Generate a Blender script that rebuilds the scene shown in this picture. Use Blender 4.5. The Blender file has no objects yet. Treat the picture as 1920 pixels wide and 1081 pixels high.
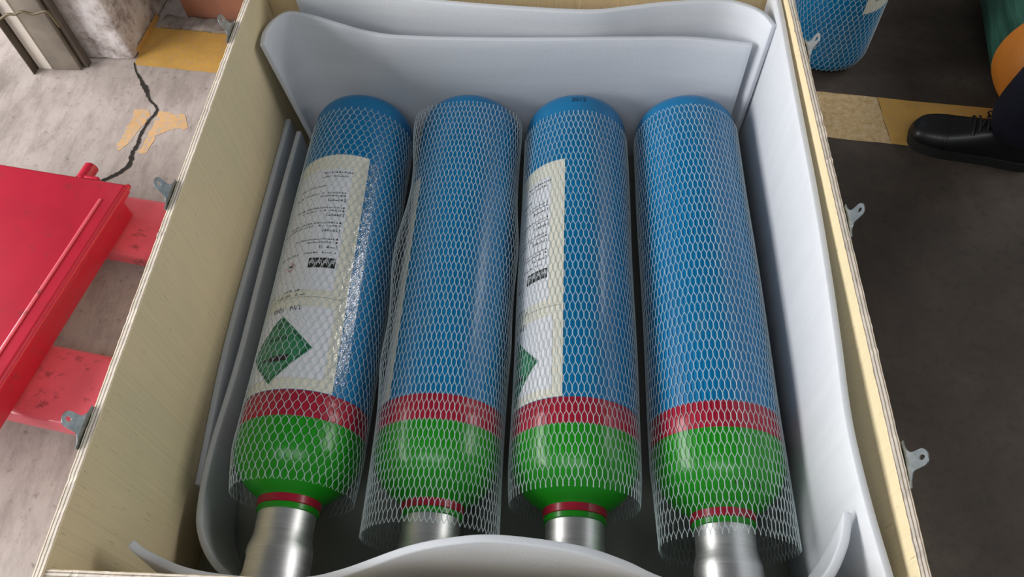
import bpy, bmesh, math, random
import numpy as np
from mathutils import Vector, Matrix

random.seed(7)
rng = np.random.default_rng(7)
scene = bpy.context.scene
COL = scene.collection
PI = math.pi

# ------------------------------------------------------------------ camera
ZO = 0.10                                  # height of the crate's underside above the floor
F_PX = 1457.3
cam_data = bpy.data.cameras.new('camera')
cam_data.sensor_fit = 'HORIZONTAL'
cam_data.sensor_width = 36.0
cam_data.lens = F_PX / 1920.0 * 36.0
cam_data.clip_start = 0.02
cam = bpy.data.objects.new('camera', cam_data)
COL.objects.link(cam)
fwd = Vector((-0.05997018, 0.5441325, -0.83685327)).normalized()
rgt = Vector((0.99806836, 0.04631012, -0.04141167)).normalized()
up = rgt.cross(fwd).normalized()
m = Matrix((rgt, up, -fwd)).transposed().to_4x4()
m.translation = Vector((0.0, 0.0, 1.4828 + ZO))
cam.matrix_world = m
scene.camera = cam

# ------------------------------------------------------------------ world and light
world = bpy.data.worlds.new('hall_ambient')
scene.world = world
world.use_nodes = True
world.node_tree.nodes['Background'].inputs[0].default_value = (0.95, 0.97, 1.0, 1)
world.node_tree.nodes['Background'].inputs[1].default_value = 0.085

def area(name, loc, target, sx, sy, power, color):
    d = bpy.data.lights.new(name, 'AREA')
    d.shape = 'RECTANGLE'; d.size = sx; d.size_y = sy
    d.energy = power; d.color = color
    o = bpy.data.objects.new(name, d)
    COL.objects.link(o)
    o.location = loc
    o.rotation_euler = (Vector(target) - Vector(loc)).to_track_quat('-Z', 'Y').to_euler()
    return o

# open workshop door on the left, windows on the right, added fill light behind the viewer
area('door_daylight', (-4.9, 0.2, 2.0), (0.0, 0.8, 0.4), 5.5, 2.4, 500, (1.0, 0.975, 0.955))
area('window_daylight', (5.0, 2.3, 3.0), (0.0, 0.9, 0.4), 5.0, 1.6, 175, (1.0, 0.98, 0.95))
area('front_fill', (-0.4, -2.1, 4.5), (0.0, 0.8, 0.2), 4.5, 1.6, 68, (0.95, 0.98, 1.0))  # added fill to brighten faces turned towards the camera

vs = scene.view_settings
scene.display_settings.display_device = 'sRGB'
vs.view_transform = 'Standard'
vs.look = 'None'
vs.exposure = 0.0
vs.gamma = 1.0
vs.use_curve_mapping = False

# ------------------------------------------------------------------ material helpers
def new_mat(name):
    mt = bpy.data.materials.new(name)
    mt.use_nodes = True
    nt = mt.node_tree
    return mt, nt, nt.nodes['Principled BSDF']

def nd(nt, typ, **kw):
    n = nt.nodes.new(typ)
    for k, v in kw.items():
        setattr(n, k, v)
    return n

def coords(nt, scale=(1, 1, 1), kind='Object', rot=(0, 0, 0)):
    tc = nd(nt, 'ShaderNodeTexCoord')
    mp = nd(nt, 'ShaderNodeMapping')
    mp.inputs['Scale'].default_value = scale
    mp.inputs['Rotation'].default_value = rot
    nt.links.new(tc.outputs[kind], mp.inputs['Vector'])
    return mp.outputs['Vector']

def noise(nt, vec, scale, detail=4, rough=0.6):
    n = nd(nt, 'ShaderNodeTexNoise')
    n.inputs['Scale'].default_value = scale
    n.inputs['Detail'].default_value = detail
    n.inputs['Roughness'].default_value = rough
    nt.links.new(vec, n.inputs['Vector'])
    return n.outputs['Fac']

def ramp(nt, fac, stops):
    r = nd(nt, 'ShaderNodeValToRGB')
    el = r.color_ramp.elements
    while len(el) < len(stops):
        el.new(0.5)
    for e, (p, c) in zip(el, stops):
        e.position = p
        e.color = (*c, 1) if len(c) == 3 else c
    nt.links.new(fac, r.inputs['Fac'])
    return r.outputs['Color']

def mixc(nt, fac, a, b, mode='MIX'):
    n = nd(nt, 'ShaderNodeMix', data_type='RGBA', blend_type=mode)
    for sock, v in ((n.inputs['Factor'], fac), (n.inputs['A'], a), (n.inputs['B'], b)):
        pass
    def put(idx, v):
        s = n.inputs[idx]
        if hasattr(v, 'is_linked') or isinstance(v, bpy.types.NodeSocket):
            nt.links.new(v, s)
        elif isinstance(v, (int, float)):
            s.default_value = v
        else:
            s.default_value = (*v, 1) if len(v) == 3 else v
    put(0, fac); put(6, a); put(7, b)
    return n.outputs[2]

def bump(nt, bsdf, height, strength=0.2, dist=0.01):
    b = nd(nt, 'ShaderNodeBump')
    b.inputs['Strength'].default_value = strength
    b.inputs['Distance'].default_value = dist
    nt.links.new(height, b.inputs['Height'])
    nt.links.new(b.outputs['Normal'], bsdf.inputs['Normal'])

def plain(name, col, rough=0.5, metal=0.0, coat=0.0, var=0.12, vscale=12.0, bumpy=0.0, bscale=60.0):
    mt, nt, b = new_mat(name)
    b.inputs['Roughness'].default_value = rough
    b.inputs['Metallic'].default_value = metal
    b.inputs['Coat Weight'].default_value = coat
    b.inputs['Coat Roughness'].default_value = 0.12
    v = coords(nt)
    f = noise(nt, v, vscale)
    c = ramp(nt, f, [(0.3, tuple(x * (1 - var) for x in col)), (0.7, tuple(min(1, x * (1 + var)) for x in col))])
    nt.links.new(c, b.inputs['Base Color'])
    if bumpy:
        bump(nt, b, noise(nt, v, bscale), bumpy, 0.003)
    return mt

MAT = {}

# plywood: grain runs up the boards, dark pore ticks
def make_ply(name, axis, col):
    mt, nt, b = new_mat(name)
    b.inputs['Roughness'].default_value = 0.62
    sc = (4, 330, 2.2) if axis == 'x' else (330, 4, 2.2)
    v = coords(nt, sc)
    g = noise(nt, v, 1.0, 6, 0.65)
    c1 = ramp(nt, g, [(0.30, tuple(x * 0.90 for x in col)), (0.55, col), (0.75, tuple(min(1, x * 1.06) for x in col))])
    v2 = coords(nt, (3, 420, 26) if axis == 'x' else (420, 3, 26))
    t = noise(nt, v2, 1.0, 2, 0.5)
    tick = ramp(nt, t, [(0.272, (1, 1, 1)), (0.31, (0, 0, 0))])
    v3 = coords(nt, (2, 2.5, 2.0))
    big = noise(nt, v3, 1.3, 3, 0.5)
    tone = ramp(nt, big, [(0.35, (0.90, 0.93, 0.92)), (0.65, (1.04, 1.0, 0.97))])
    c2 = mixc(nt, 1.0, c1, tone, 'MULTIPLY')
    mm = nd(nt, 'ShaderNodeMath', operation='MULTIPLY')
    nt.links.new(tick, mm.inputs[0]); mm.inputs[1].default_value = 0.5
    c3 = mixc(nt, mm.outputs[0], c2, (0.16, 0.12, 0.07))
    nt.links.new(c3, b.inputs['Base Color'])
    bump(nt, b, g, 0.12, 0.002)
    return mt
PLYC = (0.72, 0.61, 0.395)
MAT['ply_x'] = make_ply('plywood_side', 'x', PLYC)
MAT['ply_y'] = make_ply('plywood_end', 'y', (0.68, 0.52, 0.30))

def make_ply_edge(name, axis):
    mt, nt, b = new_mat(name)
    b.inputs['Roughness'].default_value = 0.8
    tc = nd(nt, 'ShaderNodeTexCoord')
    sp = nd(nt, 'ShaderNodeSeparateXYZ')
    nt.links.new(tc.outputs['Object'], sp.inputs[0])
    ac = 'X' if axis == 'x' else 'Y'
    w = noise(nt, coords(nt, (3, 3, 3)), 4.0, 2, 0.5)
    ma = nd(nt, 'ShaderNodeMath', operation='MULTIPLY_ADD')
    nt.links.new(w, ma.inputs[0]); ma.inputs[1].default_value = 0.0012
    nt.links.new(sp.outputs[ac], ma.inputs[2])
    mu = nd(nt, 'ShaderNodeMath', operation='MULTIPLY')
    nt.links.new(ma.outputs[0], mu.inputs[0]); mu.inputs[1].default_value = 2 * PI / 0.0050
    si = nd(nt, 'ShaderNodeMath', operation='SINE')
    nt.links.new(mu.outputs[0], si.inputs[0])
    ad = nd(nt, 'ShaderNodeMath', operation='MULTIPLY_ADD')
    nt.links.new(si.outputs[0], ad.inputs[0]); ad.inputs[1].default_value = 0.5; ad.inputs[2].default_value = 0.5
    c = ramp(nt, ad.outputs[0], [(0.06, (0.30, 0.21, 0.15)), (0.26, (0.66, 0.58, 0.48)), (0.6, (0.80, 0.74, 0.65))])
    chip = noise(nt, coords(nt, (420, 28, 420) if axis == 'x' else (28, 420, 420)), 1.0, 4, 0.7)
    cm = ramp(nt, chip, [(0.28, (0.30, 0.25, 0.2)), (0.38, (1, 1, 1))])
    c = mixc(nt, 1.0, c, cm, 'MULTIPLY')
    nt.links.new(c, b.inputs['Base Color'])
    return mt
MAT['edge_x'] = make_ply_edge('plywood_plies_side', 'x')
MAT['edge_y'] = make_ply_edge('plywood_plies_end', 'y')

# white polyethylene foam, slightly translucent, with faint streaks
def make_foam(name, streak, col):
    mt, nt, b = new_mat(name)
    b.inputs['Roughness'].default_value = 0.55
    b.inputs['Specular IOR Level'].default_value = 0.3
    v = coords(nt, streak)
    f = noise(nt, v, 1.0, 4, 0.6)
    c = ramp(nt, f, [(0.3, tuple(x * 0.93 for x in col)), (0.7, col)])
    nt.links.new(c, b.inputs['Base Color'])
    fine = noise(nt, coords(nt), 380.0, 2, 0.6)
    ad = nd(nt, 'ShaderNodeMath', operation='ADD')
    nt.links.new(f, ad.inputs[0]); nt.links.new(fine, ad.inputs[1])
    bump(nt, b, ad.outputs[0], 0.16, 0.003)
    tr = nd(nt, 'ShaderNodeBsdfTranslucent')
    tr.inputs['Color'].default_value = (*col, 1)
    mx = nd(nt, 'ShaderNodeMixShader'); mx.inputs[0].default_value = 0.30
    out = nt.nodes['Material Output']
    nt.links.new(b.outputs[0], mx.inputs[1]); nt.links.new(tr.outputs[0], mx.inputs[2])
    nt.links.new(mx.outputs[0], out.inputs['Surface'])
    return mt
FOAMC = (0.78, 0.81, 0.855)
MAT['foam_side'] = make_foam('white_foam_upright_streaks', (4, 45, 3), FOAMC)
MAT['foam_shaded'] = make_foam('shade_darkened_foam', (6, 6, 6), (0.40, 0.41, 0.37))  # liner foam, deep shade under the cylinders put into its colour
MAT['foam_end'] = make_foam('white_foam_level_streaks', (3, 4, 40), FOAMC)

def paint(name, col, scuff=0.0):
    mt, nt, b = new_mat(name)
    b.inputs['Roughness'].default_value = 0.30
    b.inputs['Specular IOR Level'].default_value = 0.35
    b.inputs['Coat Weight'].default_value = 0.18
    b.inputs['Coat Roughness'].default_value = 0.10
    v = coords(nt)
    f = noise(nt, v, 7.0, 4, 0.6)
    c = ramp(nt, f, [(0.3, tuple(x * 0.92 for x in col)), (0.7, tuple(x * 1.06 for x in col))])
    if scuff:
        s = noise(nt, coords(nt, (9, 3, 9)), 2.0, 6, 0.7)
        k = ramp(nt, s, [(0.62, (0, 0, 0)), (0.72, (scuff,) * 3)])
        c = mixc(nt, k, c, (0.10, 0.20, 0.22))
    nt.links.new(c, b.inputs['Base Color'])
    bump(nt, b, noise(nt, v, 40.0, 3), 0.03, 0.002)
    return mt
MAT['blue'] = paint('blue_cylinder_paint', (0.0012, 0.162, 0.372), 0.4)
MAT['red'] = paint('crimson_band_paint', (0.36, 0.012, 0.035))
MAT['green'] = paint('bright_green_paint', (0.012, 0.270, 0.010))
MAT['sticker'] = plain('cream_sticker_paper', (0.74, 0.72, 0.62), 0.35, coat=0.5, var=0.04)
MAT['sticker_white'] = plain('white_sticker_panel', (0.74, 0.75, 0.80), 0.35, coat=0.5, var=0.03)
mt, nt, b = new_mat('clear_glossy_tape')
gl = nd(nt, 'ShaderNodeBsdfGlossy'); gl.inputs['Roughness'].default_value = 0.10
tp = nd(nt, 'ShaderNodeBsdfTransparent')
mx = nd(nt, 'ShaderNodeMixShader'); mx.inputs[0].default_value = 0.13
bp_ = nd(nt, 'ShaderNodeBump'); bp_.inputs['Strength'].default_value = 0.7; bp_.inputs['Distance'].default_value = 0.004
nt.links.new(noise(nt, coords(nt, (90, 45, 90)), 1.0, 3, 0.6), bp_.inputs['Height'])
nt.links.new(bp_.outputs['Normal'], gl.inputs['Normal'])
nt.links.new(tp.outputs[0], mx.inputs[1]); nt.links.new(gl.outputs[0], mx.inputs[2])
nt.links.new(mx.outputs[0], nt.nodes['Material Output'].inputs['Surface'])
MAT['tape'] = mt
MAT['ink'] = plain('black_print_ink', (0.015, 0.015, 0.016), 0.5, var=0.1)
MAT['ink_red'] = plain('red_print_ink', (0.5, 0.05, 0.04), 0.5, var=0.1)
MAT['hazard_green'] = plain('hazard_green_print', (0.02, 0.20, 0.085), 0.45, coat=0.3, var=0.05)
MAT['dark_hole'] = plain('dark_opening', (0.008, 0.008, 0.008), 0.8)

# brushed aluminium
mt, nt, b = new_mat('brushed_aluminium')
b.inputs['Metallic'].default_value = 1.0
v = coords(nt, (6, 90, 6))
f = noise(nt, v, 2.0, 4, 0.6)
nt.links.new(ramp(nt, f, [(0.3, (0.72, 0.72, 0.72)), (0.7, (0.85, 0.85, 0.86))]), b.inputs['Base Color'])
nt.links.new(ramp(nt, f, [(0.2, (0.36,) * 3), (0.8, (0.48,) * 3)]), b.inputs['Roughness'])
MAT['alu'] = mt

# zinc plated bracket steel
mt, nt, b = new_mat('zinc_plated_steel')
b.inputs['Metallic'].default_value = 0.9
f = noise(nt, coords(nt), 70.0, 3, 0.6)
nt.links.new(ramp(nt, f, [(0.3, (0.30, 0.33, 0.335)), (0.7, (0.52, 0.56, 0.57))]), b.inputs['Base Color'])
b.inputs['Roughness'].default_value = 0.34
MAT['zinc'] = mt

# clear white plastic netting
mt, nt, b = new_mat('white_plastic_netting')
f = noise(nt, coords(nt), 25.0, 2)
nt.links.new(ramp(nt, f, [(0.3, (0.66, 0.77, 0.80)), (0.7, (0.74, 0.84, 0.87))]), b.inputs['Base Color'])
b.inputs['Roughness'].default_value = 0.35
tp = nd(nt, 'ShaderNodeBsdfTransparent')
mx = nd(nt, 'ShaderNodeMixShader'); mx.inputs[0].default_value = 0.55
nt.links.new(b.outputs[0], mx.inputs[1]); nt.links.new(tp.outputs[0], mx.inputs[2])
nt.links.new(mx.outputs[0], nt.nodes['Material Output'].inputs['Surface'])
MAT['net'] = mt

# workshop floor: pale worn concrete towards the pillar, dark oily concrete on the other side
mt, nt, b = new_mat('workshop_concrete')
b.inputs['Roughness'].default_value = 0.75
tc = nd(nt, 'ShaderNodeTexCoord')
sp = nd(nt, 'ShaderNodeSeparateXYZ')
nt.links.new(tc.outputs['Object'], sp.inputs[0])
v = coords(nt)
n1 = noise(nt, v, 3.2, 8, 0.62)
n2 = noise(nt, v, 42.0, 6, 0.7)
n3 = noise(nt, coords(nt, (4, 1.2, 1), rot=(0, 0, 0.6)), 6.0, 6, 0.7)
light = ramp(nt, n1, [(0.30, (0.31, 0.265, 0.245)), (0.50, (0.42, 0.365, 0.34)), (0.70, (0.50, 0.445, 0.42))])
light = mixc(nt, 1.0, light, ramp(nt, n3, [(0.34, (0.72, 0.70, 0.70)), (0.55, (1.0, 1.0, 1.0))]), 'MULTIPLY')
light = mixc(nt, 1.0, light, ramp(nt, n2, [(0.30, (0.55, 0.52, 0.50)), (0.42, (1, 1, 1))]), 'MULTIPLY')
dark = ramp(nt, n1, [(0.30, (0.030, 0.0205, 0.0145)), (0.52, (0.049, 0.036, 0.027)), (0.72, (0.082, 0.062, 0.048))])
dark = mixc(nt, 1.0, dark, ramp(nt, n2, [(0.32, (0.7, 0.68, 0.66)), (0.5, (1, 1, 1))]), 'MULTIPLY')
mr = nd(nt, 'ShaderNodeMapRange')
mr.inputs['From Min'].default_value = -0.35; mr.inputs['From Max'].default_value = 0.10
nt.links.new(sp.outputs['X'], mr.inputs['Value'])
nt.links.new(mixc(nt, mr.outputs[0], light, dark), b.inputs['Base Color'])
bump(nt, b, n2, 0.25, 0.004)
MAT['floor'] = mt

def worn_paint(name, col, under, lo, hi):
    mt, nt, b = new_mat(name)
    b.inputs['Roughness'].default_value = 0.6
    v = coords(nt)
    a = noise(nt, v, 60.0, 6, 0.75)
    k = ramp(nt, a, [(lo, (1, 1, 1)), (hi, (0, 0, 0))])
    t = noise(nt, v, 7.0, 5, 0.6)
    cc = ramp(nt, t, [(0.3, tuple(x * 0.8 for x in col)), (0.7, tuple(min(1, x * 1.12) for x in col))])
    nt.links.new(mixc(nt, k, cc, under), b.inputs['Base Color'])
    bump(nt, b, a, 0.2, 0.002)
    return mt
MAT['yellow'] = worn_paint('ochre_floor_paint', (0.58, 0.33, 0.075), (0.42, 0.29, 0.14), 0.30, 0.50)
MAT['yellow_worn'] = worn_paint('worn_ochre_floor_paint', (0.47, 0.31, 0.125), (0.62, 0.47, 0.28), 0.36, 0.62)
MAT['yellow_patch'] = worn_paint('peeling_orange_floor_paint', (0.66, 0.40, 0.18), (0.44, 0.37, 0.33), 0.40, 0.52)
MAT['crack'] = plain('crack_dirt', (0.018, 0.013, 0.010), 0.95, var=0.3, vscale=50, bumpy=0.5)

# grimy plaster
mt, nt, b = new_mat('grimy_white_plaster')
b.inputs['Roughness'].default_value = 0.85
v = coords(nt)
a = noise(nt, v, 11.0, 8, 0.7)
h = noise(nt, v, 45.0, 5, 0.7)
c = ramp(nt, a, [(0.36, (0.25, 0.21, 0.20)), (0.50, (0.56, 0.52, 0.52)), (0.62, (0.70, 0.68, 0.70))])
c = mixc(nt, 1.0, c, ramp(nt, h, [(0.30, (0.42, 0.38, 0.36)), (0.40, (1, 1, 1))]), 'MULTIPLY')
nt.links.new(c, b.inputs['Base Color'])
bump(nt, b, a, 0.5, 0.01)
MAT['plaster'] = mt

# red truck paint with black scuffs
def make_redpaint(name, col, amount):
    mt, nt, b = new_mat(name)
    b.inputs['Roughness'].default_value = 0.38
    b.inputs['Coat Weight'].default_value = 0.3
    v = coords(nt)
    a = noise(nt, v, 5.0, 5, 0.6)
    c = ramp(nt, a, [(0.3, tuple(x * 0.86 for x in col)), (0.7, tuple(min(1, x * 1.1) for x in col))])
    s = noise(nt, coords(nt, (9, 14, 9)), 1.6, 8, 0.72)
    k = ramp(nt, s, [(0.56, (0, 0, 0)), (0.68, (amount,) * 3)])
    c = mixc(nt, k, c, (0.11, 0.045, 0.045))
    nt.links.new(c, b.inputs['Base Color'])
    bump(nt, b, a, 0.1, 0.006)
    return mt
MAT['truck'] = make_redpaint('red_truck_paint', (0.52, 0.014, 0.042), 0.35)
MAT['fork'] = make_redpaint('scuffed_red_fork_paint', (0.82, 0.13, 0.18), 0.9)
MAT['steel'] = plain('dull_grey_steel', (0.24, 0.21, 0.175), 0.5, metal=0.25, var=0.25, vscale=9)
MAT['steel_dark'] = plain('dark_grey_steel', (0.105, 0.085, 0.068), 0.55, metal=0.2, var=0.25, vscale=9)
MAT['white_strip'] = plain('off_white_strip', (0.82, 0.77, 0.70), 0.55, var=0.06)
MAT['cable'] = plain('brown_cable', (0.10, 0.075, 0.035), 0.6)
MAT['cable_yellow'] = plain('yellow_tie', (0.42, 0.36, 0.10), 0.6)
MAT['cardboard'] = plain('brown_cardboard', (0.30, 0.125, 0.075), 0.8, var=0.15, vscale=6)
MAT['rubble'] = plain('grey_mortar', (0.22, 0.19, 0.17), 0.9, var=0.4, vscale=30, bumpy=0.6)
MAT['leather'] = plain('black_leather', (0.006, 0.006, 0.008), 0.42, var=0.2, coat=0.08, bumpy=0.08, bscale=160)
MAT['rubber'] = plain('black_rubber', (0.012, 0.012, 0.012), 0.75)
MAT['lace'] = plain('black_lace', (0.02, 0.02, 0.022), 0.8)
MAT['navy'] = plain('navy_work_cloth', (0.005, 0.006, 0.022), 0.9, var=0.3, vscale=25, bumpy=0.4, bscale=35)
MAT['skin'] = plain('skin', (0.50, 0.30, 0.21), 0.55, var=0.05)
MAT['hair'] = plain('black_hair', (0.012, 0.011, 0.010), 0.6)
mt, nt, b = new_mat('green_tank_film')
b.inputs['Roughness'].default_value = 0.36
v = coords(nt, (26, 3.0, 26), rot=(0, 0, 0.18))
a = noise(nt, v, 1.0, 5, 0.6)
nt.links.new(ramp(nt, a, [(0.3, (0.012, 0.055, 0.042)), (0.7, (0.045, 0.155, 0.115))]), b.inputs['Base Color'])
bump(nt, b, a, 0.6, 0.02)
MAT['tank_green'] = mt
MAT['tank_orange'] = plain('orange_tank_paint', (0.62, 0.21, 0.025), 0.5, var=0.12, vscale=8)

# ------------------------------------------------------------------ mesh helpers
def link(name, me, mats, parent=None, smooth=None):
    if not isinstance(mats, (list, tuple)):
        mats = [mats]
    for mm in mats:
        me.materials.append(MAT[mm])
    if smooth is not None:
        me.polygons.foreach_set('use_smooth', [True] * len(me.polygons))
        if smooth < 180:
            me.set_sharp_from_angle(angle=math.radians(smooth))
    o = bpy.data.objects.new(name, me)
    COL.objects.link(o)
    if parent is not None:
        o.parent = parent
    return o

def mesh(name, verts, faces, mats, parent=None, smooth=None):
    me = bpy.data.meshes.new(name)
    me.from_pydata([tuple(map(float, v)) for v in verts], [], faces)
    me.update()
    return link(name, me, mats, parent, smooth)

def from_bm(name, bm, mats, parent=None, smooth=None):
    bmesh.ops.recalc_face_normals(bm, faces=bm.faces[:])
    me = bpy.data.meshes.new(name)
    bm.to_mesh(me); bm.free()
    return link(name, me, mats, parent, smooth)

def thing(name, label, cat, loc=(0, 0, 0), rotz=0.0, group=None):
    o = bpy.data.objects.new(name, None)
    o.empty_display_size = 0.05
    COL.objects.link(o)
    o.location = loc; o.rotation_euler = (0, 0, rotz)
    tag(o, label, cat, group)
    return o

def tag(o, label, cat, group=None):
    o['label'] = label
    o['category'] = cat
    if group:
        o['group'] = group
    return o

def bm_box(bm, lo, hi, bev=0.0, seg=2):
    r = bmesh.ops.create_cube(bm, size=1.0)
    vs_ = r['verts']
    for v_ in vs_:
        v_.co = Vector([lo[i] + (v_.co[i] + 0.5) * (hi[i] - lo[i]) for i in range(3)])
    if bev:
        es = list({e for v_ in vs_ for e in v_.link_edges})
        bmesh.ops.bevel(bm, geom=es, offset=bev, segments=seg, affect='EDGES', profile=0.5)

def box(name, lo, hi, mat, parent=None, bev=0.0, seg=2):
    bm = bmesh.new()
    bm_box(bm, lo, hi, bev, seg)
    return from_bm(name, bm, mat, parent, 40 if bev else None)

def catmull(pts, n):
    P = np.array(pts, float)
    d = np.r_[0, np.cumsum(np.linalg.norm(np.diff(P, axis=0), axis=1))]
    d /= d[-1]
    P2 = np.vstack([2 * P[0] - P[1], P, 2 * P[-1] - P[-2]])
    out = []
    for t in np.linspace(0, 1, n):
        i = min(int(np.searchsorted(d, t, 'right')) - 1, len(P) - 2)
        i = max(i, 0)
        u = (t - d[i]) / max(d[i + 1] - d[i], 1e-9)
        a, b_, c, e = P2[i], P2[i + 1], P2[i + 2], P2[i + 3]
        out.append(0.5 * (2 * b_ + (c - a) * u + (2 * a - 5 * b_ + 4 * c - e) * u ** 2 + (-a + 3 * b_ - 3 * c + e) * u ** 3))
    return np.array(out)

def sheet(name, top, bot, thick, mat, n=70, rows=14, side=1, bulge=None, wobble=0.0, parent=None, power=1.0):
    """a flexible slab between two edges; thickness grows to one side"""
    T, B = catmull(top, n), catmull(bot, n)
    G = np.zeros((rows, n, 3))
    ph = rng.uniform(0, 6.28, 4)
    for r in range(rows):
        t = r / (rows - 1)
        G[r] = B * (1 - t) + T * t
        if power != 1.0:
            G[r, :, :2] = (B + (T - B) * t ** power)[:, :2]
        if bulge is not None:
            G[r] += np.outer(np.full(n, 4 * t * (1 - t)), np.array(bulge))
    du = np.gradient(G, axis=1); dv = np.gradient(G, axis=0)
    N = np.cross(du, dv); N /= np.linalg.norm(N, axis=2, keepdims=True) + 1e-12
    if wobble:
        s = np.linspace(0, 1, n)[None, :]; t = np.linspace(0, 1, rows)[:, None]
        w = wobble * (np.sin(9 * s + ph[0] + 2 * t) * 0.6 + np.sin(23 * s + ph[1] - 3 * t) * 0.3 + np.sin(5 * t + 4 * s + ph[2]) * 0.4)
        G = G + N * w[..., None]
    H = G + N * thick * side
    verts = np.vstack([G.reshape(-1, 3), H.reshape(-1, 3)])
    K = rows * n
    fs = []
    idx = lambda r, c, k: k * K + r * n + c
    for r in range(rows - 1):
        for c in range(n - 1):
            fs.append((idx(r, c, 0), idx(r, c + 1, 0), idx(r + 1, c + 1, 0), idx(r + 1, c, 0)))
            fs.append((idx(r, c, 1), idx(r + 1, c, 1), idx(r + 1, c + 1, 1), idx(r, c + 1, 1)))
    for c in range(n - 1):
        fs.append((idx(0, c, 0), idx(0, c, 1), idx(0, c + 1, 1), idx(0, c + 1, 0)))
        fs.append((idx(rows - 1, c, 0), idx(rows - 1, c + 1, 0), idx(rows - 1, c + 1, 1), idx(rows - 1, c, 1)))
    for r in range(rows - 1):
        fs.append((idx(r, 0, 0), idx(r + 1, 0, 0), idx(r + 1, 0, 1), idx(r, 0, 1)))
        fs.append((idx(r, n - 1, 0), idx(r, n - 1, 1), idx(r + 1, n - 1, 1), idx(r + 1, n - 1, 0)))
    bm = bmesh.new()
    me = bpy.data.meshes.new('tmp')
    me.from_pydata([tuple(map(float, v)) for v in verts], [], fs)
    bm.from_mesh(me)
    bpy.data.meshes.remove(me)
    # soften the cut edges a little
    bm.normal_update()
    es = [e for e in bm.edges if len(e.link_faces) == 2 and e.calc_face_angle(0) > 1.0]
    bmesh.ops.bevel(bm, geom=es, offset=0.0025, segments=2, affect='EDGES', profile=0.5)
    return from_bm(name, bm, mat, parent, 50)

def lathe_y(name, prof, mat, parent, seg=72, cap0=False, cap1=False, smooth=40, zc=0.115):
    """prof: list of (y, r); revolved about an axis along local Y at height zc"""
    verts, fs = [], []
    for y, r in prof:
        for k in range(seg):
            a = 2 * PI * k / seg
            verts.append((r * math.sin(a), y, zc + r * math.cos(a)))
    for i in range(len(prof) - 1):
        for k in range(seg):
            k2 = (k + 1) % seg
            fs.append((i * seg + k, i * seg + k2, (i + 1) * seg + k2, (i + 1) * seg + k))
    if cap0:
        fs.append(tuple(range(seg))[::-1])
    if cap1:
        fs.append(tuple((len(prof) - 1) * seg + k for k in range(seg)))
    bm = bmesh.new()
    me = bpy.data.meshes.new('tmp'); me.from_pydata(verts, [], fs); bm.from_mesh(me); bpy.data.meshes.remove(me)
    return from_bm(name, bm, mat, parent, smooth)

def tube(name, pts, r, mat, parent=None, n=40, seg=8):
    P = catmull(pts, n)
    verts, fs = [], []
    for i in range(n):
        t = P[min(i + 1, n - 1)] - P[max(i - 1, 0)]
        t /= np.linalg.norm(t)
        a = np.cross(t, [0.13, 0.22, 0.97]); a /= np.linalg.norm(a)
        b_ = np.cross(t, a)
        for k in range(seg):
            an = 2 * PI * k / seg
            verts.append(P[i] + r * (a * math.cos(an) + b_ * math.sin(an)))
    for i in range(n - 1):
        for k in range(seg):
            k2 = (k + 1) % seg
            fs.append((i * seg + k, i * seg + k2, (i + 1) * seg + k2, (i + 1) * seg + k))
    fs.append(tuple(range(seg))[::-1]); fs.append(tuple((n - 1) * seg + k for k in range(seg)))
    return mesh(name, verts, fs, mat, parent, 60)

# ------------------------------------------------------------------ the setting
floor = box('floor', (-5.5, -4.0, -0.12), (6.5, 7.0, 0.0), 'floor')
floor['kind'] = 'structure'

def floor_patch(name, pts, mat, z=0.0006, label=None):
    bm = bmesh.new()
    vv = [bm.verts.new((x, y, z)) for x, y in pts]
    f = bm.faces.new(vv)
    bmesh.ops.triangulate(bm, faces=[f])
    o = from_bm(name, bm, mat, floor)
    if label:
        o['label'] = label
    return o

SL = -0.144
def line_y(x): return 1.533 + SL * (x - 0.747)
def jag(a, b, n, amp):
    out = []
    for i in range(n):
        t = i / n
        out.append((a[0] + (b[0] - a[0]) * t + random.uniform(-amp, amp), a[1] + (b[1] - a[1]) * t + random.uniform(-amp, amp)))
    return out
def stripe(x0, x1):
    a = (x0, line_y(x0)); b_ = (x1, line_y(x1)); c = (x1, line_y(x1) + 0.178); d = (x0, line_y(x0) + 0.178)
    return jag(a, b_, 30, 0.0015) + jag(b_, c, 4, 0.002) + jag(c, d, 30, 0.0015) + jag(d, a, 4, 0.002)
floor_patch('painted_line', stripe(-1.318, -0.2), 'yellow', label='ochre yellow line painted on the floor beside the pillar')
floor_patch('painted_line', stripe(-0.199, 0.887), 'yellow_worn', label='worn ochre yellow line on the dark floor')
floor_patch('painted_line', stripe(0.888, 3.5), 'yellow', label='ochre yellow line running under the shoe')
floor_patch('paint_patch', jag((-1.254, 1.638), (-1.202, 1.632), 6, 0.004) + jag((-1.197, 1.61), (-1.225, 1.50), 8, 0.006) + jag((-1.252, 1.468), (-1.266, 1.494), 4, 0.004) + jag((-1.258, 1.53), (-1.25, 1.63), 6, 0.004), 'yellow_patch', label='peeling orange paint left of the floor crack')
floor_patch('paint_patch', jag((-1.179, 1.627), (-1.085, 1.612), 8, 0.004) + jag((-1.075, 1.560), (-1.140, 1.556), 6, 0.006) + jag((-1.158, 1.53), (-1.168, 1.452), 6, 0.004) + jag((-1.190, 1.462), (-1.185, 1.52), 4, 0.005) + jag((-1.18, 1.55), (-1.18, 1.61), 4, 0.004), 'yellow_patch', label='peeling orange paint right of the floor crack')
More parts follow.
